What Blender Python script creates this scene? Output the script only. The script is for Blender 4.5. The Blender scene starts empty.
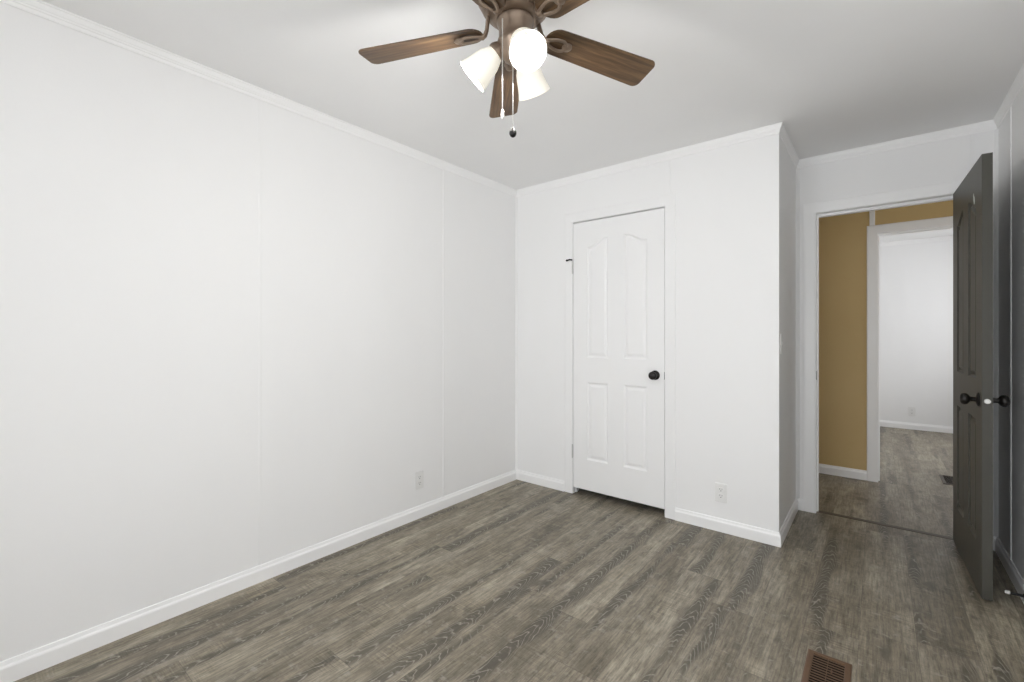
import bpy, bmesh, math, random
from mathutils import Vector, Matrix

random.seed(7)
PI = math.pi
SC = bpy.context.scene
COL = SC.collection

# ------------------------------------------------------------------ camera
CAM_H = 1.213
cam_d = bpy.data.cameras.new('camera')
cam_d.sensor_width = 36.0
cam_d.lens = 452.5 / 1024 * 36.0
cam_d.shift_y = -7.0 / 1024
cam_d.clip_start = 0.02
cam = bpy.data.objects.new('camera', cam_d)
COL.objects.link(cam)
cam.location = (0, 0, CAM_H)
cam.rotation_euler = (PI / 2, 0, math.radians(39.0))
SC.camera = cam

# ------------------------------------------------------------------ exposure, world, daylight
vs = SC.view_settings
vs.view_transform = 'Standard'
vs.look = 'None'
vs.gamma = 1.0
vs.use_curve_mapping = False
vs.exposure = 0.04
try:
    SC.cycles.diffuse_bounces = 14
    SC.cycles.max_bounces = 20
    SC.cycles.sample_clamp_indirect = 6.0
except Exception:
    pass

world = bpy.data.worlds.new('daylight_sky')
SC.world = world
world.use_nodes = True
wb = world.node_tree.nodes['Background']
wb.inputs['Color'].default_value = (0.80, 0.88, 1.0, 1)
wb.inputs['Strength'].default_value = 1.0


def area(name, loc, rot, sx, sy, power, color=(1, 1, 1)):
    d = bpy.data.lights.new(name, 'AREA')
    d.shape = 'RECTANGLE'
    d.size, d.size_y = sx, sy
    d.energy = power
    d.color = color
    o = bpy.data.objects.new(name, d)
    COL.objects.link(o)
    o.location = loc
    o.rotation_euler = rot
    return o


area('added_fill_side', (-2.50, -0.62, 1.45), (PI / 2, 0, -PI / 2), 1.0, 1.1, 75, (0.98, 0.99, 1.0))  # unseen fill from the left, added to lift the right wall and door
# daylight of the back and far room windows; side and hall are added fills
area('daylight_back', (-0.60, -1.86, 0.98), (PI / 2 + 0.33, 0, 0), 1.75, 2.0, 52, (0.97, 0.985, 1.0))
area('added_fill_hall', (2.34, 4.28, 1.45), (PI / 2, 0, PI / 2), 0.7, 1.3, 14.5, (1.0, 0.985, 0.96))  # unseen fill added to brighten the tan hall wall; its window is invented
area('daylight_far_room', (2.34, 6.3, 1.45), (PI / 2, 0, PI / 2), 1.6, 1.3, 86, (0.98, 0.985, 1.0))

# ------------------------------------------------------------------ numbers of the place
XL, XR = -2.358, 0.52          # left / right wall
YB, YC, YD = -1.35, 2.97, 3.68  # back wall, closet front, doorway wall
XC = -0.443                    # closet side
H = 2.412
WT = 0.11                      # wall thickness
YH = 4.77                      # hall's far (tan) wall
YF = 7.68                      # far room's far wall
HX0, HX1 = -2.2, 2.2           # hall / far room ends


# ------------------------------------------------------------------ materials
def new_mat(name):
    m = bpy.data.materials.new(name)
    m.use_nodes = True
    nt = m.node_tree
    return m, nt, nt.nodes['Principled BSDF']


def N(nt, typ, **kw):
    n = nt.nodes.new(typ)
    for k, v in kw.items():
        setattr(n, k, v)
    return n


def math_node(nt, op, a, b=None, clamp=False):
    n = N(nt, 'ShaderNodeMath', operation=op, use_clamp=clamp)
    for i, v in enumerate((a, b)):
        if v is None:
            continue
        if isinstance(v, (int, float)):
            n.inputs[i].default_value = v
        else:
            nt.links.new(v, n.inputs[i])
    return n.outputs[0]


def mix_rgb(nt, fac, a, b, blend='MIX'):
    n = N(nt, 'ShaderNodeMix', data_type='RGBA', blend_type=blend)
    for sock, v in ((n.inputs[0], fac), (n.inputs[6], a), (n.inputs[7], b)):
        if isinstance(v, (int, float)):
            sock.default_value = v
        elif isinstance(v, tuple):
            sock.default_value = (*v, 1) if len(v) == 3 else v
        else:
            nt.links.new(v, sock)
    return n.outputs[2]


def ramp(nt, src, stops):
    r = N(nt, 'ShaderNodeValToRGB')
    e = r.color_ramp.elements
    while len(e) > 1:
        e.remove(e[-1])
    e[0].position, e[0].color = stops[0][0], (*stops[0][1], 1)
    for p, c in stops[1:]:
        x = e.new(p)
        x.color = (*c, 1)
    nt.links.new(src, r.inputs[0])
    return r.outputs[0]


def noise(nt, vec, scale, detail=2.0, rough=0.5, dim='3D', w=None):
    n = N(nt, 'ShaderNodeTexNoise', noise_dimensions=dim)
    n.inputs['Scale'].default_value = scale
    n.inputs['Detail'].default_value = detail
    n.inputs['Roughness'].default_value = rough
    if vec is not None:
        nt.links.new(vec, n.inputs['Vector'])
    return n.outputs[0]


def mapping(nt, vec, scale=(1, 1, 1), loc=(0, 0, 0)):
    n = N(nt, 'ShaderNodeMapping')
    n.inputs['Scale'].default_value = scale
    n.inputs['Location'].default_value = loc
    nt.links.new(vec, n.inputs['Vector'])
    return n.outputs[0]


def bump(nt, bsdf, height, strength, dist):
    b = N(nt, 'ShaderNodeBump')
    b.inputs['Strength'].default_value = strength
    b.inputs['Distance'].default_value = dist
    nt.links.new(height, b.inputs['Height'])
    nt.links.new(b.outputs[0], bsdf.inputs['Normal'])


def paint(name, col, rough=0.5, var=0.012, bump_s=0.08, spec=0.4):
    m, nt, b = new_mat(name)
    tc = N(nt, 'ShaderNodeTexCoord')
    v = noise(nt, mapping(nt, tc.outputs['Object'], (1, 1, 0.45)), 2.2, 4, 0.6)
    lo = tuple(max(0, c - var) for c in col)
    hi = tuple(min(1, c + var) for c in col)
    nt.links.new(ramp(nt, v, [(0.3, lo), (0.7, hi)]), b.inputs['Base Color'])
    b.inputs['Roughness'].default_value = rough
    b.inputs['Specular IOR Level'].default_value = spec
    if bump_s:
        h = noise(nt, tc.outputs['Object'], 160, 3, 0.6)
        bump(nt, b, h, bump_s, 0.002)
    return m


def plain(name, col, rough=0.5, metal=0.0, spec=0.5, var=0.06):
    m, nt, b = new_mat(name)
    tc = N(nt, 'ShaderNodeTexCoord')
    v = noise(nt, tc.outputs['Object'], 30, 3, 0.6)
    lo = tuple(c * (1 - var) for c in col)
    hi = tuple(min(1, c * (1 + var)) for c in col)
    nt.links.new(ramp(nt, v, [(0.3, lo), (0.7, hi)]), b.inputs['Base Color'])
    b.inputs['Roughness'].default_value = rough
    b.inputs['Metallic'].default_value = metal
    b.inputs['Specular IOR Level'].default_value = spec
    return m


def floor_material():
    m, nt, b = new_mat('weathered_oak_planks')
    tc = N(nt, 'ShaderNodeTexCoord')
    sep = N(nt, 'ShaderNodeSeparateXYZ')
    nt.links.new(tc.outputs['Object'], sep.inputs[0])
    X, Y = sep.outputs[0], sep.outputs[1]
    PW, PL = 0.178, 1.22
    xs = math_node(nt, 'DIVIDE', math_node(nt, 'ADD', X, 0.06), PW)
    row = math_node(nt, 'FLOOR', xs)
    fx = math_node(nt, 'FRACT', xs)
    wn = N(nt, 'ShaderNodeTexWhiteNoise', noise_dimensions='1D')
    nt.links.new(row, wn.inputs['W'])
    ys = math_node(nt, 'ADD', math_node(nt, 'DIVIDE', Y, PL), math_node(nt, 'MULTIPLY', wn.outputs[0], 7.0))
    pl = math_node(nt, 'FLOOR', ys)
    fy = math_node(nt, 'FRACT', ys)
    comb = N(nt, 'ShaderNodeCombineXYZ')
    nt.links.new(row, comb.inputs[0])
    nt.links.new(pl, comb.inputs[1])
    wn2 = N(nt, 'ShaderNodeTexWhiteNoise', noise_dimensions='2D')
    nt.links.new(comb.outputs[0], wn2.inputs['Vector'])
    rnd = wn2.outputs[0]
    sepc = N(nt, 'ShaderNodeSeparateColor')
    nt.links.new(wn2.outputs[1], sepc.inputs[0])
    r2, r3 = sepc.outputs[1], sepc.outputs[2]
    # coordinates inside a plank, moved at random per plank
    cv = N(nt, 'ShaderNodeCombineXYZ')
    nt.links.new(X, cv.inputs[0])
    nt.links.new(Y, cv.inputs[1])
    nt.links.new(math_node(nt, 'MULTIPLY', rnd, 37.0), cv.inputs[2])
    P = cv.outputs[0]
    # long soft tone
    tone = noise(nt, mapping(nt, P, (8.0, 1.7, 1)), 1.0, 5, 0.62)
    base = ramp(nt, tone, [(0.28, (0.148, 0.127, 0.093)), (0.5, (0.228, 0.202, 0.156)), (0.70, (0.325, 0.293, 0.234))])
    # per plank tone
    tint = ramp(nt, r2, [(0.0, (0.86, 0.85, 0.83)), (0.5, (1.0, 0.99, 0.98)), (1.0, (1.10, 1.09, 1.07))])
    base = mix_rgb(nt, 1.0, base, tint, 'MULTIPLY')
    # fine fibres along the plank
    fib = noise(nt, mapping(nt, P, (115.0, 7.0, 1)), 1.0, 5, 0.75)
    base = mix_rgb(nt, 0.75, base, ramp(nt, fib, [(0.34, (0.42, 0.41, 0.39)), (0.5, (1, 1, 1)), (0.66, (1.52, 1.51, 1.48))]), 'MULTIPLY')
    # blotches of lighter and darker stain
    blo = noise(nt, mapping(nt, P, (24.0, 11.0, 1), (1, 7, 0)), 1.0, 6, 0.8)
    base = mix_rgb(nt, 0.8, base, ramp(nt, blo, [(0.36, (0.66, 0.645, 0.615)), (0.5, (1, 1, 1)), (0.64, (1.28, 1.27, 1.25))]), 'MULTIPLY')
    # dark patches that carry the cathedral figure
    cx = math_node(nt, 'SUBTRACT', fx, math_node(nt, 'ADD', math_node(nt, 'MULTIPLY', r3, 0.76), 0.12))
    band = math_node(nt, 'SUBTRACT', 1.0, math_node(nt, 'MULTIPLY', math_node(nt, 'ABSOLUTE', cx), 3.2))
    pm = noise(nt, mapping(nt, P, (14.0, 2.3, 1), (3, 5, 0)), 1.0, 4, 0.6)
    mk = math_node(nt, 'ADD', math_node(nt, 'MULTIPLY', band, 0.36), math_node(nt, 'ADD', pm, math_node(nt, 'MULTIPLY', math_node(nt, 'SUBTRACT', sepc.outputs[0], 0.58), 0.34)))
    mk = math_node(nt, 'ADD', mk, math_node(nt, 'ADD', math_node(nt, 'MULTIPLY', math_node(nt, 'SUBTRACT', fib, 0.5), 0.30), math_node(nt, 'MULTIPLY', math_node(nt, 'SUBTRACT', blo, 0.5), 0.25)))
    mask = N(nt, 'ShaderNodeMapRange', interpolation_type='SMOOTHSTEP')
    nt.links.new(mk, mask.inputs[0])
    mask.inputs[1].default_value = 0.665
    mask.inputs[2].default_value = 0.84
    mask = mask.outputs[0]
    warp = noise(nt, mapping(nt, P, (9.0, 3.0, 1)), 1.0, 3, 0.55)
    arch = math_node(nt, 'MULTIPLY', math_node(nt, 'MULTIPLY', cx, cx), 46.0)
    v = math_node(nt, 'ADD', math_node(nt, 'ADD', arch, math_node(nt, 'MULTIPLY', Y, 15.0)), math_node(nt, 'MULTIPLY', warp, 7.0))
    ring = math_node(nt, 'FRACT', math_node(nt, 'MULTIPLY', v, 1.35))
    line = ramp(nt, ring, [(0.0, (0.36, 0.335, 0.29)), (0.07, (0.23, 0.21, 0.175)), (0.18, (0.082, 0.071, 0.053)), (0.86, (0.070, 0.060, 0.044)), (0.95, (0.21, 0.19, 0.155)), (1.0, (0.36, 0.335, 0.29))])
    brk = noise(nt, mapping(nt, P, (60.0, 14.0, 1)), 1.0, 2, 0.6)
    line = mix_rgb(nt, ramp(nt, brk, [(0.48, (0, 0, 0)), (0.64, (0.75, 0.75, 0.75))]), line, (0.092, 0.081, 0.062))
    base = mix_rgb(nt, math_node(nt, 'MULTIPLY', mask, 0.84), base, line)
    # pale scuffs across the grain and knots
    sc_ = noise(nt, mapping(nt, P, (22.0, 30.0, 1)), 1.0, 3, 0.7)
    base = mix_rgb(nt, ramp(nt, sc_, [(0.58, (0, 0, 0)), (0.74, (0.6, 0.6, 0.6))]), base, (0.36, 0.335, 0.29))
    kn = noise(nt, mapping(nt, P, (11.0, 6.5, 1), (9, 2, 0)), 1.0, 2, 0.5)
    base = mix_rgb(nt, ramp(nt, kn, [(0.66, (0, 0, 0)), (0.74, (0.6, 0.6, 0.6))]), base, (0.09, 0.078, 0.06))
    # faint saw marks across the boards
    saw = noise(nt, mapping(nt, P, (9.0, 190.0, 1)), 1.0, 2, 0.5)
    swm = noise(nt, mapping(nt, P, (5.0, 4.0, 1), (2, 2, 0)), 1.0, 2, 0.5)
    base = mix_rgb(nt, ramp(nt, swm, [(0.48, (0, 0, 0)), (0.62, (0.55, 0.55, 0.55))]), base, mix_rgb(nt, 1.0, base, ramp(nt, saw, [(0.38, (0.70, 0.69, 0.67)), (0.62, (1.30, 1.29, 1.27))]), 'MULTIPLY'))
    # joints
    ex = math_node(nt, 'MINIMUM', fx, math_node(nt, 'SUBTRACT', 1.0, fx))
    ey = math_node(nt, 'MINIMUM', fy, math_node(nt, 'SUBTRACT', 1.0, fy))
    jx = math_node(nt, 'LESS_THAN', ex, 0.006)
    jy = math_node(nt, 'LESS_THAN', ey, 0.0011)
    j = math_node(nt, 'MAXIMUM', jx, jy)
    base = mix_rgb(nt, math_node(nt, 'MULTIPLY', j, 0.45), base, (0.07, 0.06, 0.05))
    nt.links.new(base, b.inputs['Base Color'])
    nt.links.new(ramp(nt, fib, [(0.2, (0.36, 0.36, 0.36)), (0.8, (0.50, 0.50, 0.50))]), b.inputs['Roughness'])
    b.inputs['Specular IOR Level'].default_value = 0.42
    hh = math_node(nt, 'SUBTRACT', fib, math_node(nt, 'MULTIPLY', j, 1.5))
    bump(nt, b, hh, 0.10, 0.002)
    return m


def blade_material():
    m, nt, b = new_mat('walnut_blade')
    tc = N(nt, 'ShaderNodeTexCoord')
    oi = N(nt, 'ShaderNodeObjectInfo')
    off = N(nt, 'ShaderNodeVectorMath', operation='ADD')
    nt.links.new(tc.outputs['Object'], off.inputs[0])
    cmb = N(nt, 'ShaderNodeCombineXYZ')
    nt.links.new(math_node(nt, 'MULTIPLY', oi.outputs['Random'], 11.0), cmb.inputs[2])
    nt.links.new(cmb.outputs[0], off.inputs[1])
    P = off.outputs[0]
    g = noise(nt, mapping(nt, P, (5.0, 75.0, 1)), 1.0, 5, 0.62)
    big = noise(nt, mapping(nt, P, (3.0, 14.0, 1), (4, 1, 0)), 1.0, 2, 0.5)
    c = ramp(nt, g, [(0.28, (0.034, 0.019, 0.008)), (0.5, (0.090, 0.051, 0.024)), (0.72, (0.172, 0.105, 0.051))])
    c = mix_rgb(nt, 0.7, c, ramp(nt, big, [(0.3, (0.62, 0.6, 0.58)), (0.7, (1.25, 1.25, 1.25))]), 'MULTIPLY')
    nt.links.new(c, b.inputs['Base Color'])
    b.inputs['Roughness'].default_value = 0.42
    return m


def shade_material():
    m, nt, b = new_mat('frosted_glass')
    b.inputs['Base Color'].default_value = (0.9, 0.88, 0.82, 1)
    b.inputs['Roughness'].default_value = 0.35
    tc = N(nt, 'ShaderNodeTexCoord')
    v = noise(nt, tc.outputs['Object'], 18, 2, 0.5)
    nt.links.new(ramp(nt, v, [(0.2, (1.0, 0.90, 0.70)), (0.8, (1.0, 0.93, 0.77))]), b.inputs['Emission Color'])
    b.inputs['Emission Strength'].default_value = 0.28
    return m


def bulb_material():
    m, nt, b = new_mat('lit_bulb')
    b.inputs['Base Color'].default_value = (1, 1, 1, 1)
    b.inputs['Emission Color'].default_value = (1.0, 0.94, 0.82, 1)
    b.inputs['Emission Strength'].default_value = 2.5
    return m


def glass_material():
    m = bpy.data.materials.new('window_glass')
    m.use_nodes = True
    nt = m.node_tree
    nt.nodes.clear()
    out = N(nt, 'ShaderNodeOutputMaterial')
    mx = N(nt, 'ShaderNodeMixShader')
    tr = N(nt, 'ShaderNodeBsdfTransparent')
    gl = N(nt, 'ShaderNodeBsdfGlossy')
    gl.inputs['Roughness'].default_value = 0.02
    fr = N(nt, 'ShaderNodeFresnel')
    fr.inputs['IOR'].default_value = 1.45
    nt.links.new(fr.outputs[0], mx.inputs[0])
    nt.links.new(tr.outputs[0], mx.inputs[1])
    nt.links.new(gl.outputs[0], mx.inputs[2])
    nt.links.new(mx.outputs[0], out.inputs[0])
    return m


M = {
    'wall': paint('white_wall_paint', (0.865, 0.865, 0.865), 0.55, 0.006, 0.06, 0.35),
    'ceiling': paint('white_ceiling_paint', (0.875, 0.875, 0.875), 0.8, 0.008, 0.08, 0.2),
    'trim': paint('white_gloss_trim', (0.905, 0.905, 0.905), 0.35, 0.006, 0.0, 0.5),
    'door_white': paint('white_door_paint', (0.87, 0.87, 0.87), 0.40, 0.006, 0.03, 0.45),
    'door_dark': paint('charcoal_door_paint', (0.070, 0.068, 0.057), 0.42, 0.004, 0.03, 0.35),
    'tan': paint('golden_tan_paint', (0.60, 0.445, 0.215), 0.6, 0.012, 0.06, 0.3),
    'floor': floor_material(),
    'black': plain('dark_bronze_metal', (0.022, 0.020, 0.019), 0.32, 0.6),
    'bronze': plain('aged_bronze', (0.27, 0.205, 0.155), 0.36, 0.75),
    'brown': plain('brown_metal', (0.150, 0.088, 0.052), 0.42, 0.35),
    'duct_shade': plain('painted_duct_shade', (0.012, 0.010, 0.009), 0.9),
    'plate': plain('white_plastic', (0.80, 0.80, 0.79), 0.35, 0.0, 0.5, 0.01),
    'slot': plain('dark_slot', (0.05, 0.05, 0.05), 0.8),
    'steel': plain('brushed_steel', (0.62, 0.61, 0.59), 0.30, 0.9),
    'rubber': plain('white_rubber', (0.8, 0.8, 0.78), 0.7),
    'blackrub': plain('black_spring', (0.02, 0.02, 0.02), 0.5),
    'nickel': plain('polished_nickel', (0.85, 0.85, 0.83), 0.45, 0.15),
    'chip': plain('bare_chip', (0.62, 0.66, 0.62), 0.6),
    'strip': plain('dark_threshold', (0.085, 0.068, 0.052), 0.5),
    'hinge': plain('painted_hinge', (0.60, 0.60, 0.59), 0.4, 0.2),
    'blade': blade_material(),
    'shade': shade_material(),
    'bulb': bulb_material(),
    'glass': glass_material(),
}


# ------------------------------------------------------------------ shape helpers
def box(bm, a, b, mat=None):
    x0, y0, z0 = a
    x1, y1, z1 = b
    vs_ = [bm.verts.new(p) for p in ((x0, y0, z0), (x1, y0, z0), (x1, y1, z0), (x0, y1, z0),
                                     (x0, y0, z1), (x1, y0, z1), (x1, y1, z1), (x0, y1, z1))]
    for f in ((0, 3, 2, 1), (4, 5, 6, 7), (0, 1, 5, 4), (1, 2, 6, 5), (2, 3, 7, 6), (3, 0, 4, 7)):
        bm.faces.new([vs_[i] for i in f])
    return vs_


def frame_of(d):
    d = Vector(d).normalized()
    up = Vector((0, 0, 1)) if abs(d.z) < 0.95 else Vector((1, 0, 0))
    s = d.cross(up).normalized()
    return s, s.cross(d).normalized(), d


def lathe(bm, prof, org=(0, 0, 0), axis=(0, 0, 1), n=32):
    """prof: (radius, height along axis)."""
    s, u, d = frame_of(axis)
    org = Vector(org)
    rings = []
    for r, h in prof:
        if r < 1e-6:
            rings.append([bm.verts.new(org + d * h)])
        else:
            rings.append([bm.verts.new(org + d * h + (s * math.cos(2 * PI * k / n) + u * math.sin(2 * PI * k / n)) * r) for k in range(n)])
    for a, b in zip(rings, rings[1:]):
        for k in range(n):
            k2 = (k + 1) % n
            if len(a) == 1 and len(b) == 1:
                continue
            if len(a) == 1:
                bm.faces.new((a[0], b[k], b[k2]))
            elif len(b) == 1:
                bm.faces.new((a[k], a[k2], b[0]))
            else:
                bm.faces.new((a[k], a[k2], b[k2], b[k]))


def tube(bm, pts, r, n=10, closed=False, flat=1.0):
    pts = [Vector(p) for p in pts]
    rr = r if isinstance(r, (list, tuple)) else [r] * len(pts)
    rings = []
    L = len(pts)
    ref = None
    for i, p in enumerate(pts):
        if closed:
            t = pts[(i + 1) % L] - pts[(i - 1) % L]
        else:
            t = pts[min(i + 1, L - 1)] - pts[max(i - 1, 0)]
        t.normalize()
        up = Vector((0, 0, 1)) if abs(t.z) < 0.95 else Vector((1, 0, 0))
        s = t.cross(up).normalized()
        if ref is not None and s.dot(ref) < 0:
            s = -s
        ref = s
        u = s.cross(t).normalized()
        rings.append([bm.verts.new(p + s * (math.cos(2 * PI * k / n) * rr[i]) + u * (math.sin(2 * PI * k / n) * rr[i] * flat)) for k in range(n)])
    pairs = list(zip(rings, rings[1:]))
    if closed:
        pairs.append((rings[-1], rings[0]))
    for a, b in pairs:
        for k in range(n):
            bm.faces.new((a[k], a[(k + 1) % n], b[(k + 1) % n], b[k]))
    if not closed:
        bm.faces.new(rings[0])
        bm.faces.new(list(reversed(rings[-1])))


def sphere(bm, c, r, sz=(1, 1, 1), seg=16):
    bmesh.ops.create_uvsphere(bm, u_segments=seg, v_segments=seg // 2 + 2, radius=r,
                              matrix=Matrix.Translation(c) @ Matrix.Diagonal((*sz, 1)))


def prism(bm, outline, z0, z1):
    lo = [bm.verts.new((x, y, z0)) for x, y in outline]
    hi = [bm.verts.new((x, y, z1)) for x, y in outline]
    bm.faces.new(list(reversed(lo)))
    bm.faces.new(hi)
    n = len(lo)
    for k in range(n):
        bm.faces.new((lo[k], lo[(k + 1) % n], hi[(k + 1) % n], hi[k]))


def rrect(w, h, r, n=5, cx=0, cy=0):
    out = []
    for sx, sy, a0 in ((1, 1, 0), (-1, 1, 90), (-1, -1, 180), (1, -1, 270)):
        for k in range(n + 1):
            a = math.radians(a0 + 90 * k / n)
            out.append((cx + sx * (w / 2 - r) + r * math.cos(a), cy + sy * (h / 2 - r) + r * math.sin(a)))
    return out


def obj(name, bm, mat, parent=None, smooth=False, bevel=0.0, seg=2):
    bmesh.ops.recalc_face_normals(bm, faces=bm.faces[:])
    me = bpy.data.meshes.new(name)
    bm.to_mesh(me)
    bm.free()
    me.materials.append(M[mat] if isinstance(mat, str) else mat)
    o = bpy.data.objects.new(name, me)
    COL.objects.link(o)
    if smooth:
        for p in me.polygons:
            p.use_smooth = True
        me.set_sharp_from_angle(angle=math.radians(42))
    if bevel:
        md = o.modifiers.new('edge', 'BEVEL')
        md.width = bevel
        md.segments = seg
        md.limit_method = 'ANGLE'
        md.angle_limit = math.radians(40)
    if parent:
        o.parent = parent
    return o


def B():
    return bmesh.new()


def tag(o, label=None, cat=None, group=None, kind=None):
    if label:
        o['label'] = label
    if cat:
        o['category'] = cat
    if group:
        o['group'] = group
    if kind:
        o['kind'] = kind
    return o


def struct(name, bm, mat, label, cat, **kw):
    return tag(obj(name, bm, mat, **kw), label, cat, None, 'structure')


def empty(name, loc, rz=0.0):
    e = bpy.data.objects.new(name, None)
    e.empty_display_size = 0.05
    COL.objects.link(e)
    e.location = loc
    e.rotation_euler = (0, 0, rz)
    return e


def copy_tree(o, parent=None):
    c = o.copy()
    COL.objects.link(c)
    if parent is not None:
        c.parent = parent
    for ch in list(o.children):
        copy_tree(ch, c)
    return c


# ------------------------------------------------------------------ room shell
bm = B(); box(bm, (HX0 - 0.3, YB - 0.12, -0.12), (HX1 + 0.3, YF + 0.12, 0.0))
struct('floor', bm, 'floor', 'grey-brown weathered oak plank floor', 'floor')
bm = B(); box(bm, (HX0 - 0.3, YB - 0.12, H), (HX1 + 0.3, YF + 0.12, H + 0.12))
struct('ceiling', bm, 'ceiling', 'smooth white ceiling carrying the fan', 'ceiling')


def wall_x(bm, y0, y1, x0, x1, holes):
    """wall along x between y0 and y1, with holes (xa, xb, za, zb)"""
    cur = x0
    for xa, xb, za, zb in sorted(holes):
        box(bm, (cur, y0, 0), (xa, y1, H))
        if za > 0.001:
            box(bm, (xa, y0, 0), (xb, y1, za))
        box(bm, (xa, y0, zb), (xb, y1, H))
        cur = xb
    box(bm, (cur, y0, 0), (x1, y1, H))


def wall_y(bm, x0, x1, y0, y1, holes):
    cur = y0
    for ya, yb, za, zb in sorted(holes):
        box(bm, (x0, cur, 0), (x1, ya, H))
        if za > 0.001:
            box(bm, (x0, ya, 0), (x1, yb, za))
        box(bm, (x0, ya, zb), (x1, yb, H))
        cur = yb
    box(bm, (x0, cur, 0), (x1, y1, H))


# openings
CD = (-1.810, -1.100, 0, 2.061)     # closet door opening
DD = (-0.33, 0.385, 0, 2.032)        # bedroom doorway
FD = (-0.002, 0.735, 0, 2.033)      # far room's doorway
WB = (-1.45, 0.30, 0.05, 2.20)     # window behind the camera
WS = (3.93, 4.63, 0.85, 2.05)       # added unseen window, lets the fill light into the hall
WL = (-1.14, -0.10, 0.88, 2.03)     # added unseen left-wall window, lets in the side fill light
WF = (5.6, 7.1, 0.85, 2.05)         # far room's window

bm = B(); wall_y(bm, XL - WT, XL, YB - WT, YD, [WL])
struct('wall_left', bm, 'wall', 'long white panelled wall on the left', 'wall')
bm = B(); wall_y(bm, XR, XR + WT, YB - WT, YD, [])
struct('wall_right', bm, 'wall', 'white wall behind the open dark door', 'wall')
bm = B(); wall_x(bm, YB - WT, YB, XL, XR, [WB])
struct('wall_back', bm, 'wall', 'white window wall behind the camera', 'wall')
bm = B(); wall_x(bm, YC, YC + 0.09, XL, XC - 0.0, [CD])
struct('wall_closet_front', bm, 'wall', 'white wall with the white closet door', 'wall')
bm = B(); wall_y(bm, XC - 0.09, XC, YC + 0.09, YD, [])
struct('wall_closet_side', bm, 'wall', 'short shaded return wall of the closet beside the doorway', 'wall')
bm = B(); wall_x(bm, YD, YD + WT, HX0, HX1, [DD])
struct('wall_doorway', bm, 'wall', 'white wall with the open doorway to the hall', 'wall')
bm = B(); wall_x(bm, YH, YH + WT / 2, HX0, HX1, [FD])
struct('wall_hall', bm, 'tan', 'golden tan hall wall seen through the doorway', 'wall')
bm = B(); wall_x(bm, YH + WT / 2, YH + WT, HX0, HX1, [FD])
struct('wall_far_room_near', bm, 'wall', 'near wall of the far room behind the tan hall wall', 'wall')
bm = B(); wall_x(bm, YF, YF + WT, HX0, HX1, [])
struct('wall_far_room', bm, 'wall', 'bright white far wall of the room across the hall', 'wall')
bm = B(); wall_y(bm, HX0 - WT, HX0, YD, YF + WT, [])
struct('wall_far_left', bm, 'wall', 'left end wall of the hall and far room', 'wall')
bm = B(); wall_y(bm, HX1, HX1 + WT, YD, YF + WT, [WS, WF])
struct('wall_far_right', bm, 'wall', 'right end wall of the hall and far room', 'wall')

# ---- mouldings swept along the room's perimeter (interior on the left of each run)
PER = [Vector(p) for p in ((XL, YB), (XR, YB), (XR, YD), (XC, YD), (XC, YC), (XL, YC))]
BASE = [(0, 0), (0.013, 0), (0.013, 0.056), (0.0115, 0.061), (0.008, 0.066), (0.0065, 0.073), (0.005, 0.079), (0, 0.080)]
CROWN = [(0, 0), (0.020, 0), (0.020, -0.006), (0.0165, -0.009), (0.015, -0.017), (0.012, -0.025), (0.009, -0.029),
         (0.0085, -0.034), (0.0058, -0.037), (0.005, -0.046), (0.003, -0.051), (0, -0.052)]


def corner_off(i, d, per=PER):
    """point d away from both walls meeting at corner i"""
    p0, p1, p2 = per[i - 1], per[i], per[(i + 1) % len(per)]
    a, b = (p1 - p0).normalized(), (p2 - p1).normalized()
    na, nb = Vector((-a.y, a.x)), Vector((-b.y, b.x))
    k = 1 + na.dot(nb)
    return p1 + (na + nb) * (d / k)


def run(bm, prof, z0, seg, t0=None, t1=None):
    """one straight run on perimeter segment seg; t0/t1 = square-cut start/end positions (metres along), None = mitred"""
    p0, p1 = PER[seg], PER[(seg + 1) % len(PER)]
    a = (p1 - p0).normalized()
    n = Vector((-a.y, a.x))
    ends = []
    for which, t in ((0, t0), (1, t1)):
        ring = []
        for d, z in prof:
            if t is None:
                q = corner_off((seg + which) % len(PER), d)
            else:
                q = p0 + a * t + n * d
            ring.append(bm.verts.new((q.x, q.y, z0 + z)))
        ends.append(ring)
    k = len(prof)
    for i in range(k):
        bm.faces.new((ends[0][i], ends[0][(i + 1) % k], ends[1][(i + 1) % k], ends[1][i]))
    bm.faces.new(ends[0])
    bm.faces.new(list(reversed(ends[1])))


crown_names = ['back', 'right', 'doorway', 'closet_side', 'closet_front', 'left']
crown_lab = ['crown moulding above the window wall', 'crown moulding along the top of the wall behind the open door',
             'crown moulding above the open doorway', 'short crown moulding on the closet return wall',
             'crown moulding above the white closet door', 'long crown moulding along the top of the left wall']
trim_no = [0]


def trim_name():
    trim_no[0] += 1
    return 'trim_%d' % trim_no[0]


for s in range(6):
    bm = B(); run(bm, CROWN, H, s)
    struct(trim_name(), bm, 'trim', 'white ' + crown_lab[s], 'crown moulding')

CW = 0.070   # casing width


def base(name, label, seg, cuts):
    bm = B()
    for t0, t1 in cuts:
        run(bm, BASE, 0, seg, t0, t1)
    struct(name, bm, 'trim', label, 'baseboard')


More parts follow.
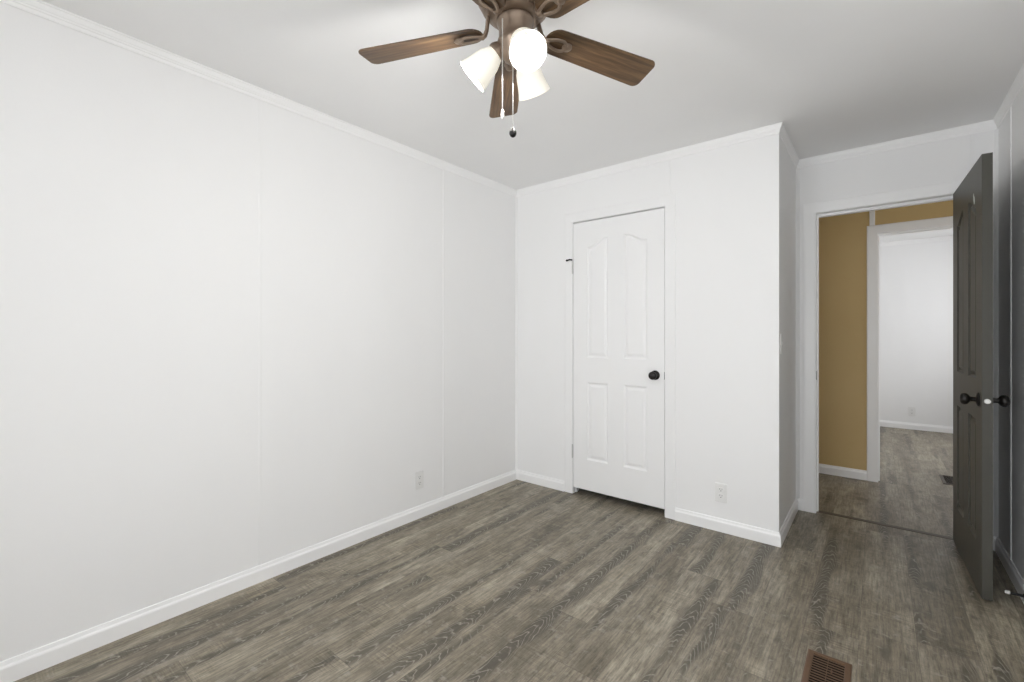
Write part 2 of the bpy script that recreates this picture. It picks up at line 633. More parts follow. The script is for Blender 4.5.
base('baseboard_left', 'long white baseboard along the left wall', 5, [(None, None)])
base('baseboard_back', 'white baseboard either side of the large window', 0, [(None, WB[0] - XL), (WB[1] - XL, None)])
base('baseboard_right', 'white baseboard behind the open dark door', 1, [(None, None)])
Ld = XR - XC
base('baseboard_doorway', 'short white baseboard ends either side of the open doorway', 2,
     [(None, XR - DD[1] - CW), (XR - DD[0] + CW, None)])
base('baseboard_closet_side', 'short white baseboard on the closet return wall', 3, [(None, None)])
base('baseboard_closet_left', 'short white baseboard between left corner and closet door', 4, [(XC - CD[0] + CW, None)])
base('baseboard_closet_right', 'white baseboard between closet door and outer corner below the outlet', 4, [(None, XC - CD[1] - CW)])


def straight(bm, prof, z0, p0, p1, n):
    """plain straight moulding between two points, n = direction into the room"""
    p0, p1, n = Vector(p0), Vector(p1), Vector(n)
    e = [[bm.verts.new((q.x + n.x * d, q.y + n.y * d, z0 + z)) for d, z in prof] for q in (p0, p1)]
    k = len(prof)
    for i in range(k):
        bm.faces.new((e[0][i], e[0][(i + 1) % k], e[1][(i + 1) % k], e[1][i]))
    bm.faces.new(e[0]); bm.faces.new(list(reversed(e[1])))


bm = B(); straight(bm, BASE, 0, (HX0, YH), (FD[0] - 0.073, YH), (0, -1))
struct('baseboard_hall', bm, 'trim', 'white baseboard under the tan hall wall', 'baseboard')
bm = B(); straight(bm, BASE, 0, (FD[1] + 0.073, YH), (HX1, YH), (0, -1))
struct('baseboard_hall_right', bm, 'trim', 'white hall baseboard beyond the far doorway', 'baseboard')
bm = B(); straight(bm, BASE, 0, (HX0, YF), (HX1, YF), (0, -1))
struct('baseboard_far_room', bm, 'trim', 'white baseboard along the far room wall', 'baseboard')
bm = B(); straight(bm, CROWN, H, (HX0, YF), (HX1, YF), (0, -1))
struct(trim_name(), bm, 'trim', 'white crown moulding high on the far room wall', 'crown moulding')


# ---- casings: mitred three-sided frames with a rounded section
def casing(bm, x0, x1, zt, yw, ny, w=CW, k_t=1.0):
    """around an opening x0..x1, top zt, on the wall face y = yw whose room side is ny"""
    prof = [(0.0, 0.0), (0.0, 0.010), (0.008, 0.0135), (w - 0.016, 0.016), (w - 0.006, 0.0155), (w, 0.011), (w, 0.0)]
    def ring(kind):
        out = []
        for d, t in prof:
            y = yw + ny * t * k_t
            if kind == 'bl':
                out.append((x0 - d, y, 0))
            elif kind == 'tl':
                out.append((x0 - d, y, zt + d))
            elif kind == 'tr':
                out.append((x1 + d, y, zt + d))
            else:
                out.append((x1 + d, y, 0))
        return [bm.verts.new(p) for p in out]
    rs = [ring(k) for k in ('bl', 'tl', 'tr', 'br')]
    k = len(prof)
    for a, b in zip(rs, rs[1:]):
        for i in range(k):
            bm.faces.new((a[i], a[(i + 1) % k], b[(i + 1) % k], b[i]))
    bm.faces.new(rs[0]); bm.faces.new(list(reversed(rs[-1])))


def jamb(bm, x0, x1, zt, ya, yb, t=0.016, stop=None, hs=0.011):
    """lining of an opening, set into the wall's own hole, plus the stop bead"""
    e = 0.0015
    ya, yb = ya - 2 * e, yb + 2 * e
    box(bm, (x0 - t + t, ya + e, 0), (x0 + e, yb - e, zt))
    box(bm, (x1 - e, ya + e, 0), (x1, yb - e, zt))
    box(bm, (x0, ya + e, zt - e), (x1, yb - e, zt))
    if stop:
        s0, s1 = stop
        box(bm, (x0, s0, 0), (x0 + 0.011, s1, zt - hs))
        box(bm, (x1 - 0.011, s0, 0), (x1, s1, zt - hs))
        box(bm, (x0, s0, zt - hs), (x1, s1, zt))


bm = B(); casing(bm, CD[0], CD[1], CD[3], YC, -1, CW, 0.45)
struct(trim_name(), bm, 'wall', 'white casing around the closet door', 'door casing')
bm = B(); jamb(bm, CD[0], CD[1], CD[3], YC, YC + 0.09, stop=(YC + 0.040, YC + 0.055))
struct(trim_name(), bm, 'trim', 'white jamb lining behind the closet door', 'door jamb')
bm = B(); casing(bm, DD[0], DD[1], DD[3], YD, -1, CW, 0.75)
struct(trim_name(), bm, 'trim', 'white casing around the open doorway to the hall', 'door casing')
bm = B(); casing(bm, DD[0], DD[1], DD[3], YD + WT, 1)
struct(trim_name(), bm, 'trim', 'white casing of the doorway on its hall side', 'door casing')
bm = B(); jamb(bm, DD[0], DD[1], DD[3], YD, YD + WT, stop=(YD + 0.040, YD + 0.075), hs=0.020)
t_j = struct(trim_name(), bm, 'trim', 'white jamb lining of the open doorway', 'door jamb')
bm = B(); prism(bm, rrect(0.024, 0.060, 0.006), 0, 0.0016)
sp = obj('strike_plate', bm, 'black', t_j)
sp.rotation_euler = (PI / 2, 0, PI / 2); sp.location = (DD[0] + 0.0015, YD + 0.020, 0.932)
bm = B(); casing(bm, FD[0], FD[1], FD[3], YH, -1, 0.073)
struct(trim_name(), bm, 'trim', 'white casing of the far doorway in the tan wall', 'door casing')
bm = B(); casing(bm, FD[0], FD[1], FD[3], YH + WT, 1, 0.068)
struct(trim_name(), bm, 'trim', 'white casing of the far doorway inside the far room', 'door casing')
bm = B(); jamb(bm, FD[0], FD[1], FD[3], YH, YH + WT, stop=(YH + 0.045, YH + 0.075))
struct(trim_name(), bm, 'trim', 'white jamb lining of the far doorway', 'door jamb')


# ---- panel battens and corner beads
def batten(p, n, z0, z1, w, t, label):
    n = Vector(n); a = Vector((-n.y, n.x)); p = Vector(p)
    prof = [(-w / 2, 0), (-w / 2, t * 0.55), (-w / 2 + 0.003, t), (w / 2 - 0.003, t), (w / 2, t * 0.55), (w / 2, 0)]
    bm = B()
    r = [[bm.verts.new((*(p + a * s + n * h), z)) for s, h in prof] for z in (z0, z1)]
    k = len(prof)
    for i in range(k):
        bm.faces.new((r[0][i], r[0][(i + 1) % k], r[1][(i + 1) % k], r[1][i]))
    bm.faces.new(r[0]); bm.faces.new(list(reversed(r[1])))
    struct(trim_name(), bm, 'wall', label, 'batten')


ZB, ZC = 0.078, H - 0.055
batten((XL, 0.948), (1, 0), ZB, ZC, 0.014, 0.0014, 'thin white batten on the left wall nearer the camera')
batten((XL, 2.155), (1, 0), ZB, ZC, 0.017, 0.0028, 'thin white batten on the left wall nearer the closet')
batten((XR, 3.354), (-1, 0), ZB, ZC, 0.022, 0.005, 'thin white batten on the wall behind the open door')
batten((XR, 2.134), (-1, 0), ZB, ZC, 0.022, 0.005, 'thin white batten on the right wall just in front of the open door')
batten((0.418, YD), (0, -1), DD[3] + CW, ZC, 0.016, 0.003, 'short white batten above the right end of the doorway casing')
batten((-1.066, YC), (0, -1), CD[3] + CW, ZC, 0.012, 0.002, 'short white batten above the closet door casing')
batten((-0.040, YH), (0, -1), FD[3] + 0.073, H, 0.036, 0.006, 'short white batten on the tan wall above the far doorway')


def bead(x, y, sx, sy, label, s=0.014):
    """quarter-round in an inside corner"""
    bm = B()
    pr = [(0, 0), (s, 0), (s * 0.8, s * 0.35), (s * 0.35, s * 0.8), (0, s)]
    r = [[bm.verts.new((x + sx * a, y + sy * b, z)) for a, b in pr] for z in (ZB, ZC)]
    k = len(pr)
    for i in range(k):
        bm.faces.new((r[0][i], r[0][(i + 1) % k], r[1][(i + 1) % k], r[1][i]))
    bm.faces.new(r[0]); bm.faces.new(list(reversed(r[1])))
    struct(trim_name(), bm, 'wall', label, 'corner bead')


bead(XL, YC, 1, -1, 'white corner bead where the left wall meets the closet wall')
bead(XC, YD, 1, -1, 'white corner bead between closet return wall and doorway wall', 0.02)
bead(XR, YD, -1, -1, 'white corner bead behind the open door')
# outside corner guard of the closet
bm = B()
pr = [(-0.016, -0.002), (0.002, -0.002), (0.002, 0.016), (0.0, 0.016), (0.0, 0.0), (-0.016, 0.0)]
r_ = [[bm.verts.new((XC + a, YC + b, z)) for a, b in pr] for z in (ZB, ZC)]
for i in range(6):
    bm.faces.new((r_[0][i], r_[0][(i + 1) % 6], r_[1][(i + 1) % 6], r_[1][i]))
bm.faces.new(r_[0]); bm.faces.new(list(reversed(r_[1])))
struct(trim_name(), bm, 'wall', 'thin white guard on the outer corner of the closet', 'corner guard')

# threshold where bedroom floor meets the hall floor
bm = B()
pr = [(-0.022, 0), (-0.016, 0.003), (0.016, 0.003), (0.022, 0)]
r_ = [[bm.verts.new((x, YD + 0.045 + a, z)) for a, z in pr] for x in (DD[0] + 0.012, DD[1] - 0.012)]
for i in range(4):
    bm.faces.new((r_[0][i], r_[0][(i + 1) % 4], r_[1][(i + 1) % 4], r_[1][i]))
bm.faces.new(r_[0]); bm.faces.new(list(reversed(r_[1])))
struct(trim_name(), bm, 'strip', 'low dark threshold strip across the doorway floor', 'threshold')


# ---- windows (behind the camera and in the far room; left and hall ones added)
def window(name, label, axis, face, a0, a1, z0, z1, depth):
    """axis 'x': wall along x, else along y; frame fills the hole from face to face+depth"""
    root = empty(name, ((a0 + a1) / 2, face, z0) if axis == 'x' else (face, (a0 + a1) / 2, z0), 0 if axis == 'x' else PI / 2)
    tag(root, label, 'window', None, 'structure')
    w, h = a1 - a0, z1 - z0
    s = 1 if axis == 'x' else -1
    y0, y1 = sorted((0, depth * s))
    bm = B()
    f = 0.045
    box(bm, (-w / 2, y0, 0), (-w / 2 + f, y1, h)); box(bm, (w / 2 - f, y0, 0), (w / 2, y1, h))
    box(bm, (-w / 2 + f, y0, 0), (w / 2 - f, y1, f)); box(bm, (-w / 2 + f, y0, h - f), (w / 2 - f, y1, h))
    obj('window_frame', bm, 'trim', root, bevel=0.002)
    ym = (y0 + y1) / 2
    bm = B(); box(bm, (-w / 2 + f, ym - 0.015, h / 2 - 0.02), (w / 2 - f, ym + 0.015, h / 2 + 0.02))
    obj('sash_rail', bm, 'trim', root, bevel=0.002)
    bm = B(); box(bm, (-w / 2 + f, ym - 0.002, f), (w / 2 - f, ym + 0.002, h - f))
    obj('pane', bm, 'glass', root)


window('window_1', 'white framed window in the wall behind the camera', 'x', YB, WB[0], WB[1], WB[2], WB[3], -WT)
window('window_added_hall', 'added unseen white framed window at the right end of the hall', 'y', HX1, WS[0], WS[1], WS[2], WS[3], WT)
window('window_added_left', 'added unseen white framed window in the left wall behind the camera', 'y', XL - WT, WL[0], WL[1], WL[2], WL[3], WT)
window('window_3', 'white framed window in the end wall of the far room', 'y', HX1, WF[0], WF[1], WF[2], WF[3], WT)


# ------------------------------------------------------------------ moulded doors
def door_mesh(w, h, t, zz, deep=1.0):
    """slab x 0..w, y 0..t, z 0..h; both faces carry four moulded panels with arched upper ones.
    zz = (lower bottom, lower top, upper bottom, upper outer top, upper inner top)"""
    lb, lt, ub, uo, ui = zz
    st = 0.118 * w / 0.70
    mu = 0.120 * w / 0.70
    pw = (w - 2 * st - mu) / 2
    cols = ((st, st + pw), (w - st - pw, w - st))
    NA = 18
    bm = B()
    def arch(x, l, r, side):
        s = (x - l) / (r - l)
        if side == 1:
            s = 1 - s
        s = min(1, max(0, s))
        return uo + (ui - uo) * (0.5 - 0.5 * math.cos(PI * min(1, s * 1.08)))
    def face(yf, sgn):
        def V(x, z, d=0.0):
            return bm.verts.new((x, yf + sgn * d, z))
        def quad(x0, x1, z0, z1):
            bm.faces.new((V(x0, z0), V(x1, z0), V(x1, z1), V(x0, z1)))
        quad(0, st, 0, h); quad(w - st, w, 0, h); quad(cols[0][1], cols[1][0], 0, h)
        for side, (l, r) in enumerate(cols):
            quad(l, r, 0, lb); quad(l, r, lt, ub)
            xs = [l + (r - l) * i / NA for i in range(NA + 1)]
            for a, b_ in zip(xs, xs[1:]):
                bm.faces.new((V(a, arch(a, l, r, side)), V(b_, arch(b_, l, r, side)), V(b_, h), V(a, h)))
            for kind in (0, 1):
                steps = [(0, 0), (0.005, 0.0045), (0.012, 0.0085), (0.018, 0.0085), (0.030, 0.0035), (0.036, 0.0022)]
                loops = []
                for off, dep in steps:
                    L, R_ = l + off, r - off
                    pts = []
                    if kind == 0:
                        b0, t0 = lb + off, lt - off
                        pts = [(L, b0), (R_, b0)] + [(R_ - (R_ - L) * i / NA, t0) for i in range(NA + 1)]
                    else:
                        b0 = ub + off
                        pts = [(L, b0), (R_, b0)]
                        for i in range(NA + 1):
                            xo = r - (r - l) * i / NA
                            xi = R_ - (R_ - L) * i / NA
                            pts.append((xi, arch(xo, l, r, side) - off))
                    loops.append([V(px, pz, dep * deep) for px, pz in pts])
                for a, b_ in zip(loops, loops[1:]):
                    n = len(a)
                    for i in range(n):
                        bm.faces.new((a[i], a[(i + 1) % n], b_[(i + 1) % n], b_[i]))
                bm.faces.new(loops[-1])
    face(0.0, 1)
    face(t, -1)
    # edges
    for (p, q) in (((0, 0), (w, 0)), ((w, 0), (w, h)), ((w, h), (0, h)), ((0, h), (0, 0))):
        bm.faces.new([bm.verts.new(c) for c in ((p[0], 0, p[1]), (q[0], 0, q[1]), (q[0], t, q[1]), (p[0], t, p[1]))])
    bmesh.ops.remove_doubles(bm, verts=bm.verts[:], dist=0.00002)
    return bm


def knob(parent, x, z, y, sgn, mat='black'):
    """round knob on a rosette; sgn = direction the knob points along y"""
    k = B()
    lathe(k, [(0.0115, 0.0), (0.0105, 0.022), (0.012, 0.028), (0.020, 0.033), (0.0265, 0.041), (0.0275, 0.050), (0.024, 0.058), (0.015, 0.063), (0.0, 0.0645)],
          (x, y, z), (0, sgn, 0), 28)
    ko = obj('knob', k, mat, parent, smooth=True)
    r = B()
    lathe(r, [(0.0, 0.0), (0.032, 0.0), (0.032, 0.003), (0.028, 0.007), (0.016, 0.010), (0.012, 0.011)], (x, y, z), (0, sgn, 0), 28)
    obj('rosette', r, mat, ko, smooth=True)
    return ko


def hinge(parent, x, y, z, mat, hgt=0.089):
    bm = B()
    for i in range(5):
        z0 = z - hgt / 2 + hgt * i / 5
        lathe(bm, [(0, 0), (0.0055, 0.0), (0.0060, 0.0008), (0.0060, hgt / 5 - 0.0012), (0.0055, hgt / 5 - 0.0006), (0, hgt / 5 - 0.0006)], (x, y, z0), (0, 0, 1), 12)
    lathe(bm, [(0, 0), (0.003, 0), (0.0065, 0.003), (0.0065, 0.006), (0, 0.008)], (x, y, z + hgt / 2), (0, 0, 1), 12)
    lathe(bm, [(0, 0), (0.003, 0), (0.0060, -0.003), (0.005, -0.006), (0, -0.007)], (x, y, z - hgt / 2), (0, 0, 1), 12)
    return obj('hinge', bm, mat, parent, smooth=True)


# closet door: slab front flush just behind the casing
cdw = CD[1] - CD[0] - 0.010
d1 = empty('door_1', (CD[0] + 0.005, YC + 0.002, 0.0))
tag(d1, 'white four-panel arched closet door, closed, with a black knob', 'door', None, 'structure')
Z0 = 0.050
slab = obj('slab', door_mesh(cdw, 2.050 - Z0, 0.035, (0.276 - Z0, 0.854 - Z0, 1.038 - Z0, 1.859 - Z0, 1.916 - Z0)), 'door_white', d1)
slab.location = (0, 0, Z0)
knob(d1, cdw - 0.062, 0.936, 0.0, -1)
bm = B(); box(bm, (cdw - 0.001, -0.001, 0.91), (cdw + 0.004, 0.012, 0.960))
obj('latch', bm, 'black', d1)
hinge(d1, -0.004, -0.008, 1.721, 'hinge')
hinge(d1, -0.004, -0.008, 0.322, 'hinge')
# little dark bumper pin on the upper hinge
bm = B()
tube(bm, [(-0.002, -0.013, 1.775), (-0.022, -0.020, 1.779), (-0.046, -0.020, 1.775)], 0.0058, 10)
lathe(bm, [(0, 0), (0.0075, 0), (0.008, 0.006), (0.006, 0.010), (0, 0.010)], (-0.042, -0.020, 1.775), (-1, 0, 0), 12)
bump_o = obj('hinge_stop', bm, 'black', d1, smooth=True)
bump_o['label'] = 'small dark hinge-pin stop'

# bedroom door: open into the room, hinged on the right jamb
DWID = 0.735
d2 = empty('door_2', (DD[1] - 0.012, YD - 0.008, 0.0), 0)
tag(d2, 'charcoal four-panel door standing open against the right wall', 'door', None, 'structure')
d2.rotation_euler = (0, 0, math.radians(-88.0))
# local: x along the slab away from the hinge, y 0 = face towards right wall -> slab spans y -t..0
slab2 = obj('slab', door_mesh(DWID, 2.014, 0.035, (0.225, 0.80, 0.988, 1.803, 1.860), 1.45), 'door_dark', d2)
slab2.location = (0.004, -0.035, 0.014)
knob(d2, DWID - 0.060, 0.909, -0.035, -1)
knob(d2, DWID - 0.060, 0.909, 0.0, 1)
bm = B(); prism(bm, rrect(0.0245, 0.057, 0.006), 0, 0.0012)
lp = obj('latch_plate', bm, 'door_dark', d2)
lp.rotation_euler = (PI / 2, 0, PI / 2); lp.location = (DWID + 0.004, -0.0175, 0.909)
bm = B(); lathe(bm, [(0, 0), (0.0115, 0), (0.0115, 0.004), (0.009, 0.009), (0, 0.010)], (DWID + 0.005, -0.0175, 0.909), (1, 0, 0), 16)
obj('latch_bolt', bm, 'nickel', d2, smooth=True)
for hz in (1.80, 1.02, 0.22):
    hinge(d2, -0.004, 0.006, hz, 'black')
bm = B()
chip = [(0.00, 0.030), (0.010, 0.034), (0.016, 0.020), (0.030, 0.012), (0.034, -0.006), (0.026, -0.022), (0.016, -0.018), (0.010, -0.006), (0.002, 0.004)]
prism(bm, chip, 0, 0.0008)
ch = obj('paint_chip', bm, 'chip', d2)
ch.rotation_euler = (PI / 2, 0, 0); ch.location = (DWID - 0.175, -0.0352, 1.858)
ch['label'] = 'pale chipped spot in the dark paint'


# ------------------------------------------------------------------ ceiling fan
FAN = (-0.900, 1.1285, 2.426)
fan = empty('ceiling_fan', FAN, math.radians(39.0))
tag(fan, 'bronze ceiling fan with five walnut blades and three lit frosted shades', 'ceiling fan')
bm = B()
lathe(bm, [(0, -0.0142), (0.078, -0.0142), (0.082, -0.018), (0.084, -0.040), (0.094, -0.052), (0.114, -0.066), (0.124, -0.090), (0.126, -0.125),
           (0.122, -0.150), (0.113, -0.166), (0.106, -0.172), (0.107, -0.178), (0.101, -0.184), (0.094, -0.186), (0.095, -0.192),
           (0.088, -0.198), (0.080, -0.199), (0.081, -0.205), (0.073, -0.211), (0.060, -0.214), (0, -0.214)], n=48)
obj('motor_housing', bm, 'bronze', fan, smooth=True)
bm = B()
lathe(bm, [(0, -0.212), (0.050, -0.212), (0.058, -0.216), (0.060, -0.224), (0.056, -0.232), (0.053, -0.240), (0.053, -0.276), (0.057, -0.281),
           (0.057, -0.290), (0.051, -0.296), (0.047, -0.318), (0.036, -0.338), (0.020, -0.349), (0.012, -0.352), (0.013, -0.358), (0.009, -0.366), (0, -0.368)], n=40)
obj('switch_housing', bm, 'bronze', fan, smooth=True)

BZ = -0.236        # blade plane
R0, R1 = 0.108, 0.527


def blade_bm():
    out = []
    hw0, hw1, rc = 0.050, 0.0620, 0.024
    # outer end with rounded corners
    n = 7
    for k in range(n + 1):
        a = -PI / 2 + PI / 2 * k / n
        out.append((R1 - rc + rc * math.cos(a), -hw1 + rc + rc * math.sin(a)))
    for k in range(n + 1):
        a = PI / 2 * k / n
        out.append((R1 - rc + rc * math.cos(a), hw1 - rc + rc * math.sin(a)))
    # root end, round shouldered
    for k in range(13):
        a = PI / 2 + PI * k / 12
        out.append((R0 + 0.045 + 0.045 * math.cos(a), hw0 * math.sin(a)))
    bm = B()
    prism(bm, out, -0.003, 0.003)
    return bm


def bracket_bm():
    """cast blade iron: S-shaped arm from the motor, opening into a teardrop loop under the blade root"""
    bm = B()
    zb = -0.008
    tear = []
    for k in range(40):
        a = 2 * PI * k / 40
        rr = 0.5 - 0.5 * math.cos(a)
        tear.append((0.106 + 0.080 * rr, 0.027 * math.sin(a) * (0.35 + 0.65 * rr), zb - 0.001))
    tube(bm, tear, 0.0055, 8, closed=True, flat=0.8)
    lathe(bm, [(0, 0.004), (0.017, 0.004), (0.017, 0.000), (0.013, -0.004), (0.006, -0.006), (0, -0.006)], (0.190, 0, zb + 0.001), (0, 0, 1), 20)
    return bm


def arm_bm():
    bm = B()
    pts = [(0.076, 0, 0.060), (0.084, 0, 0.047), (0.089, 0, 0.028), (0.094, 0, 0.008), (0.101, 0, -0.005), (0.110, 0, -0.010), (0.122, 0, -0.009)]
    tube(bm, pts, [0.011, 0.010, 0.009, 0.009, 0.010, 0.011, 0.008], 10, flat=0.7)
    return bm


def screw_bm(x, y):
    bm = B()
    lathe(bm, [(0, 0), (0.0055, 0), (0.005, -0.003), (0.002, -0.0045), (0, -0.0045)], (x, y, -0.011), (0, 0, 1), 12)
    return bm


PITCH = math.radians(-12)
first = {}
for i, ang in enumerate((24, 95.5, 168, 240, 312)):
    if i == 0:
        b = obj('blade', blade_bm(), 'blade', fan, bevel=0.0015)
        br = obj('blade_bracket', bracket_bm(), 'bronze', fan, smooth=True)
        ar = obj('bracket_arm', arm_bm(), 'bronze', br, smooth=True)
        scs = [obj('screw', screw_bm(x, y), 'bronze', br, smooth=True) for x, y in ((0.190, 0.0),)]
        first = {'b': b, 'br': br}
    else:
        b = copy_tree(first['b'])
        br = copy_tree(first['br'])
        b.parent = fan; br.parent = fan
    for o in (b, br):
        o.location = (0, 0, BZ)
        o.rotation_euler = (Matrix.Rotation(math.radians(ang), 3, 'Z') @ Matrix.Rotation(math.radians(3.2), 3, 'Y') @ Matrix.Rotation(PITCH, 3, 'X')).to_euler()

# light kit: compass angle, reach and drop of each mouth
KIT = ((-74, 0.131, -0.391), (60, 0.131, -0.387), (168, 0.144, -0.377))
for ang, rho, zm in KIT:
    a = math.radians(ang)
    rad = Vector((math.cos(a), math.sin(a), 0))
    neck = rad * 0.055 + Vector((0, 0, -0.302))
    mouth = rad * rho + Vector((0, 0, zm))
    ax = (mouth - neck).normalized()
    Ls = (mouth - neck).length
    bm = B()
    tube(bm, [rad * 0.038 + Vector((0, 0, -0.262)), rad * 0.046 + Vector((0, 0, -0.274)), neck - ax * 0.018, neck + ax * 0.004], [0.010, 0.010, 0.011, 0.011], 12)
    lathe(bm, [(0, -0.022), (0.014, -0.022), (0.020, -0.016), (0.027, -0.006), (0.0305, 0.004), (0.0305, 0.012), (0.028, 0.014), (0, 0.014)], neck, ax, 28)
    obj('lamp_holder', bm, 'bronze', fan, smooth=True)
    bm = B()
    pr = [(0.0255, 0.004), (0.0265, 0.014), (0.033, 0.026), (0.040, 0.042), (0.044, 0.060), (0.047, 0.080), (0.051, 0.097), (0.0560, Ls)]
    full = pr + [(r - 0.003, z) for r, z in reversed(pr)]
    lathe(bm, full + [full[0]], neck, ax, 40)
    bmesh.ops.remove_doubles(bm, verts=bm.verts[:], dist=1e-6)
    sh = obj('lamp_shade', bm, 'shade', fan, smooth=True)
    bm = B()
    lathe(bm, [(0.0, 0.012), (0.012, 0.014), (0.013, 0.030), (0.019, 0.044), (0.0265, 0.060), (0.028, 0.070), (0.025, 0.083), (0.016, 0.093), (0, 0.097)], neck, ax, 24)
    obj('light_bulb', bm, 'bulb', sh, smooth=True)

# pull chains
def chain(x, y, z0, z1, knob_mat):
    bm = B()
    n = int((z0 - z1) / 0.0042)
    for k in range(n):
        z = z0 - (z0 - z1) * (k + 0.5) / n
        bmesh.ops.create_icosphere(bm, subdivisions=1, radius=0.0024, matrix=Matrix.Translation((x, y, z)))
    tube(bm, [(x, y, z0), (x, y, z1)], 0.0009, 6)
    return bm


c1 = obj('pull_chain', chain(-0.040, -0.058, -0.246, -0.528, None), 'steel', fan)
bm = B()
lathe(bm, [(0, 0.0), (0.003, -0.001), (0.0048, -0.006), (0.0052, -0.012), (0.0036, -0.016), (0.0055, -0.019), (0.0056, -0.024), (0.003, -0.029), (0, -0.030)], (-0.040, -0.058, -0.526), (0, 0, 1), 14)
k1 = obj('pull_knob', bm, 'steel', c1, smooth=True)
k1['label'] = 'small bright metal finial'
c2 = obj('pull_chain', chain(-0.008, -0.040, -0.330, -0.574, None), 'steel', fan)
bm = B()
lathe(bm, [(0, 0.0), (0.003, -0.001), (0.0045, -0.004), (0.0085, -0.008), (0.0112, -0.015), (0.0112, -0.021), (0.008, -0.028), (0.003, -0.031), (0, -0.0315)], (-0.008, -0.040, -0.572), (0, 0, 1), 20)
k2 = obj('pull_knob', bm, 'black', c2, smooth=True)
k2['label'] = 'dark round pull knob'

for ang, rho, zm in KIT:
    a = math.radians(ang)
    ld = bpy.data.lights.new('lamp_glow', 'POINT')
    ld.energy = 6.5
    ld.color = (1.0, 0.98, 0.95)
    ld.shadow_soft_size = 0.03
    lo = bpy.data.objects.new('lamp_glow', ld)
    COL.objects.link(lo)
    lo.parent = fan
    lo.location = (math.cos(a) * (rho + 0.006), math.sin(a) * (rho + 0.006), zm - 0.007)


# ------------------------------------------------------------------ outlets and switch
def outlet_proto():
    """plate faces local -y, its back on y = 0"""
    r = empty('electrical_outlet', (0, 0, 0))
    bm = B(); prism(bm, rrect(0.070, 0.115, 0.004), 0, 0.0055)
    p = obj('cover_plate', bm, 'plate', r, bevel=0.0018)
    p.rotation_euler = (PI / 2, 0, 0)
    for zc in (0.0195, -0.0195):
        bm = B(); prism(bm, rrect(0.034, 0.028, 0.011), 0, 0.0018)
        f = obj('receptacle', bm, 'plate', r, bevel=0.0006)
        f.rotation_euler = (PI / 2, 0, 0); f.location = (0, -0.0055, zc)
        for sx, sz, w, h in ((-0.0065, 0.004, 0.0024, 0.0085), (0.0065, 0.004, 0.0024, 0.0068), (0, -0.0068, 0.0055, 0.0050)):
            bm = B(); prism(bm, rrect(w, h, min(w, h) * 0.4, 3, sx, sz), 0.0018, 0.0021)
            obj('slot', bm, 'slot', f)
    bm = B(); lathe(bm, [(0, 0), (0.0035, 0), (0.0028, 0.0012), (0, 0.0014)], (0, -0.0055, 0), (0, -1, 0), 12)
    obj('screw', bm, 'plate', r, smooth=True)
    return r


o1 = outlet_proto()
o2 = copy_tree(o1)
o3 = copy_tree(o1)
o1.location = (-0.751, YC, 0.238)
tag(o1, 'white duplex outlet on the closet wall right of the closet door', 'outlet', 'wall outlets')
o2.location = (XL, 1.936, 0.248); o2.rotation_euler = (0, 0, PI / 2)
tag(o2, 'white duplex outlet low on the long left wall', 'outlet', 'wall outlets')
o3.location = (0.331, YF, 0.225)
tag(o3, 'small white outlet on the wall of the far room', 'outlet', 'wall outlets')

sw = empty('light_switch', (XC, 3.05, 1.155), PI / 2)
tag(sw, 'white light switch on the shaded closet return wall beside the doorway', 'light switch')
bm = B(); prism(bm, rrect(0.070, 0.115, 0.004), 0, 0.0055)
p = obj('cover_plate', bm, 'plate', sw, bevel=0.0018); p.rotation_euler = (PI / 2, 0, 0)
bm = B(); box(bm, (-0.0045, -0.010, -0.002), (0.0045, -0.005, 0.008))
obj('toggle', bm, 'plate', sw, bevel=0.001)
for zc in (0.030, -0.030):
    bm = B(); lathe(bm, [(0, 0), (0.0035, 0), (0.0028, 0.0012), (0, 0.0014)], (0, -0.0055, zc), (0, -1, 0), 12)
    obj('screw', bm, 'plate', sw, smooth=True)


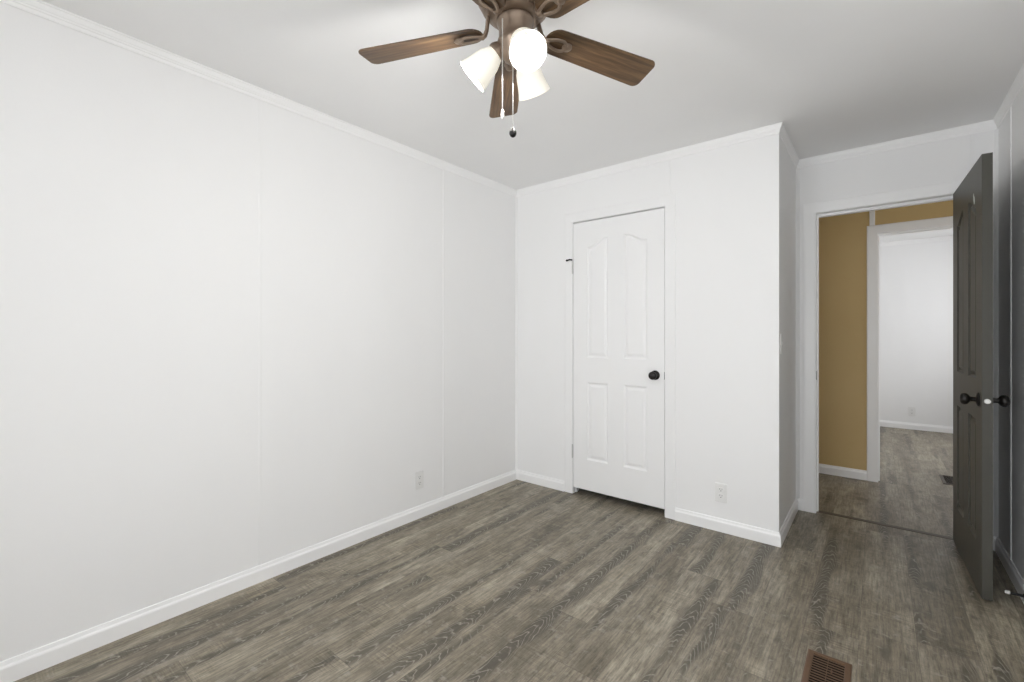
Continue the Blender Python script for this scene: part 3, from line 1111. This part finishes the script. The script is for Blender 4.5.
# ------------------------------------------------------------------ floor registers
def register(loc, label, w=0.137, l=0.305, fm='brown'):
    r = empty('floor_register', loc)
    tag(r, label, 'floor vent', 'floor registers')
    f = 0.021
    bm = B()
    prof = [(0, 0), (0.0015, 0.004), (0.006, 0.006), (f - 0.002, 0.006), (f, 0.0045), (f, 0.001)]
    loops = []
    for d, z in prof:
        loops.append([bm.verts.new(p) for p in ((-w / 2 + d, -l / 2 + d, z), (w / 2 - d, -l / 2 + d, z), (w / 2 - d, l / 2 - d, z), (-w / 2 + d, l / 2 - d, z))])
    for a, b in zip(loops, loops[1:]):
        for k in range(4):
            bm.faces.new((a[k], a[(k + 1) % 4], b[(k + 1) % 4], b[k]))
    obj('frame', bm, fm, r)
    bm = B(); box(bm, (-w / 2 + f - 0.004, -l / 2 + f - 0.004, 0.0003), (w / 2 - f + 0.004, l / 2 - f + 0.004, 0.0012))  # flat dark plate, the duct's inner shade painted as colour
    obj('duct_shade_plate', bm, 'duct_shade', r)
    # louvres: cross bars in two banks split by a central spine
    bm = B()
    n = 17
    for k in range(n):
        y = -l / 2 + f + (l - 2 * f) * (k + 0.5) / n
        hh = (l - 2 * f) / n * 0.27
        v = [bm.verts.new(p) for p in ((-w / 2 + f, y - hh, 0.0050), (w / 2 - f, y - hh, 0.0050), (w / 2 - f, y + hh, 0.0036), (-w / 2 + f, y + hh, 0.0036),
                                       (-w / 2 + f, y - hh, 0.0038), (w / 2 - f, y - hh, 0.0038), (w / 2 - f, y + hh, 0.0024), (-w / 2 + f, y + hh, 0.0024))]
        for q in ((0, 1, 2, 3), (7, 6, 5, 4), (0, 4, 5, 1), (2, 6, 7, 3), (1, 5, 6, 2), (0, 3, 7, 4)):
            bm.faces.new([v[i] for i in q])
    for x in (-0.002,):
        box(bm, (x - 0.001, -l / 2 + f, 0.0014), (x + 0.001, l / 2 - f, 0.0040))
    obj('grille', bm, fm, r)
    bm = B(); box(bm, (0.010, 0.045, 0.002), (0.014, 0.062, 0.011))
    obj('damper_lever', bm, fm, r, bevel=0.0008)
    return r


register((-0.1425, 1.918, 0), 'brown floor register in the bedroom floor at the bottom of the view')
register((0.475, 5.19, 0), 'dark floor register in the far room floor past the doorway', fm='strip')

# ------------------------------------------------------------------ baseboard door stop
ds = empty('door_stop', (XR - 0.013, 3.0, 0.046), PI / 2)
tag(ds, 'black spring door stop with white tip on the right baseboard', 'door stop')
bm = B()
lathe(bm, [(0, 0), (0.011, 0), (0.011, 0.003), (0.007, 0.006), (0, 0.006)], (0, 0, 0), (0, 1, 0), 20)
obj('mount', bm, 'blackrub', ds, smooth=True)
bm = B()
pts = []
for k in range(12 * 13 + 1):
    a = 2 * PI * k / 12
    pts.append((0.0048 * math.cos(a), 0.004 + 0.044 * k / 156, 0.0048 * math.sin(a)))
tube(bm, pts, 0.0017, 6)
obj('spring', bm, 'blackrub', ds, smooth=True)
bm = B()
lathe(bm, [(0, 0.046), (0.0065, 0.046), (0.0075, 0.048), (0.0075, 0.058), (0.006, 0.062), (0, 0.063)], (0, 0, 0), (0, 1, 0), 18)
obj('rubber_tip', bm, 'rubber', ds, smooth=True)
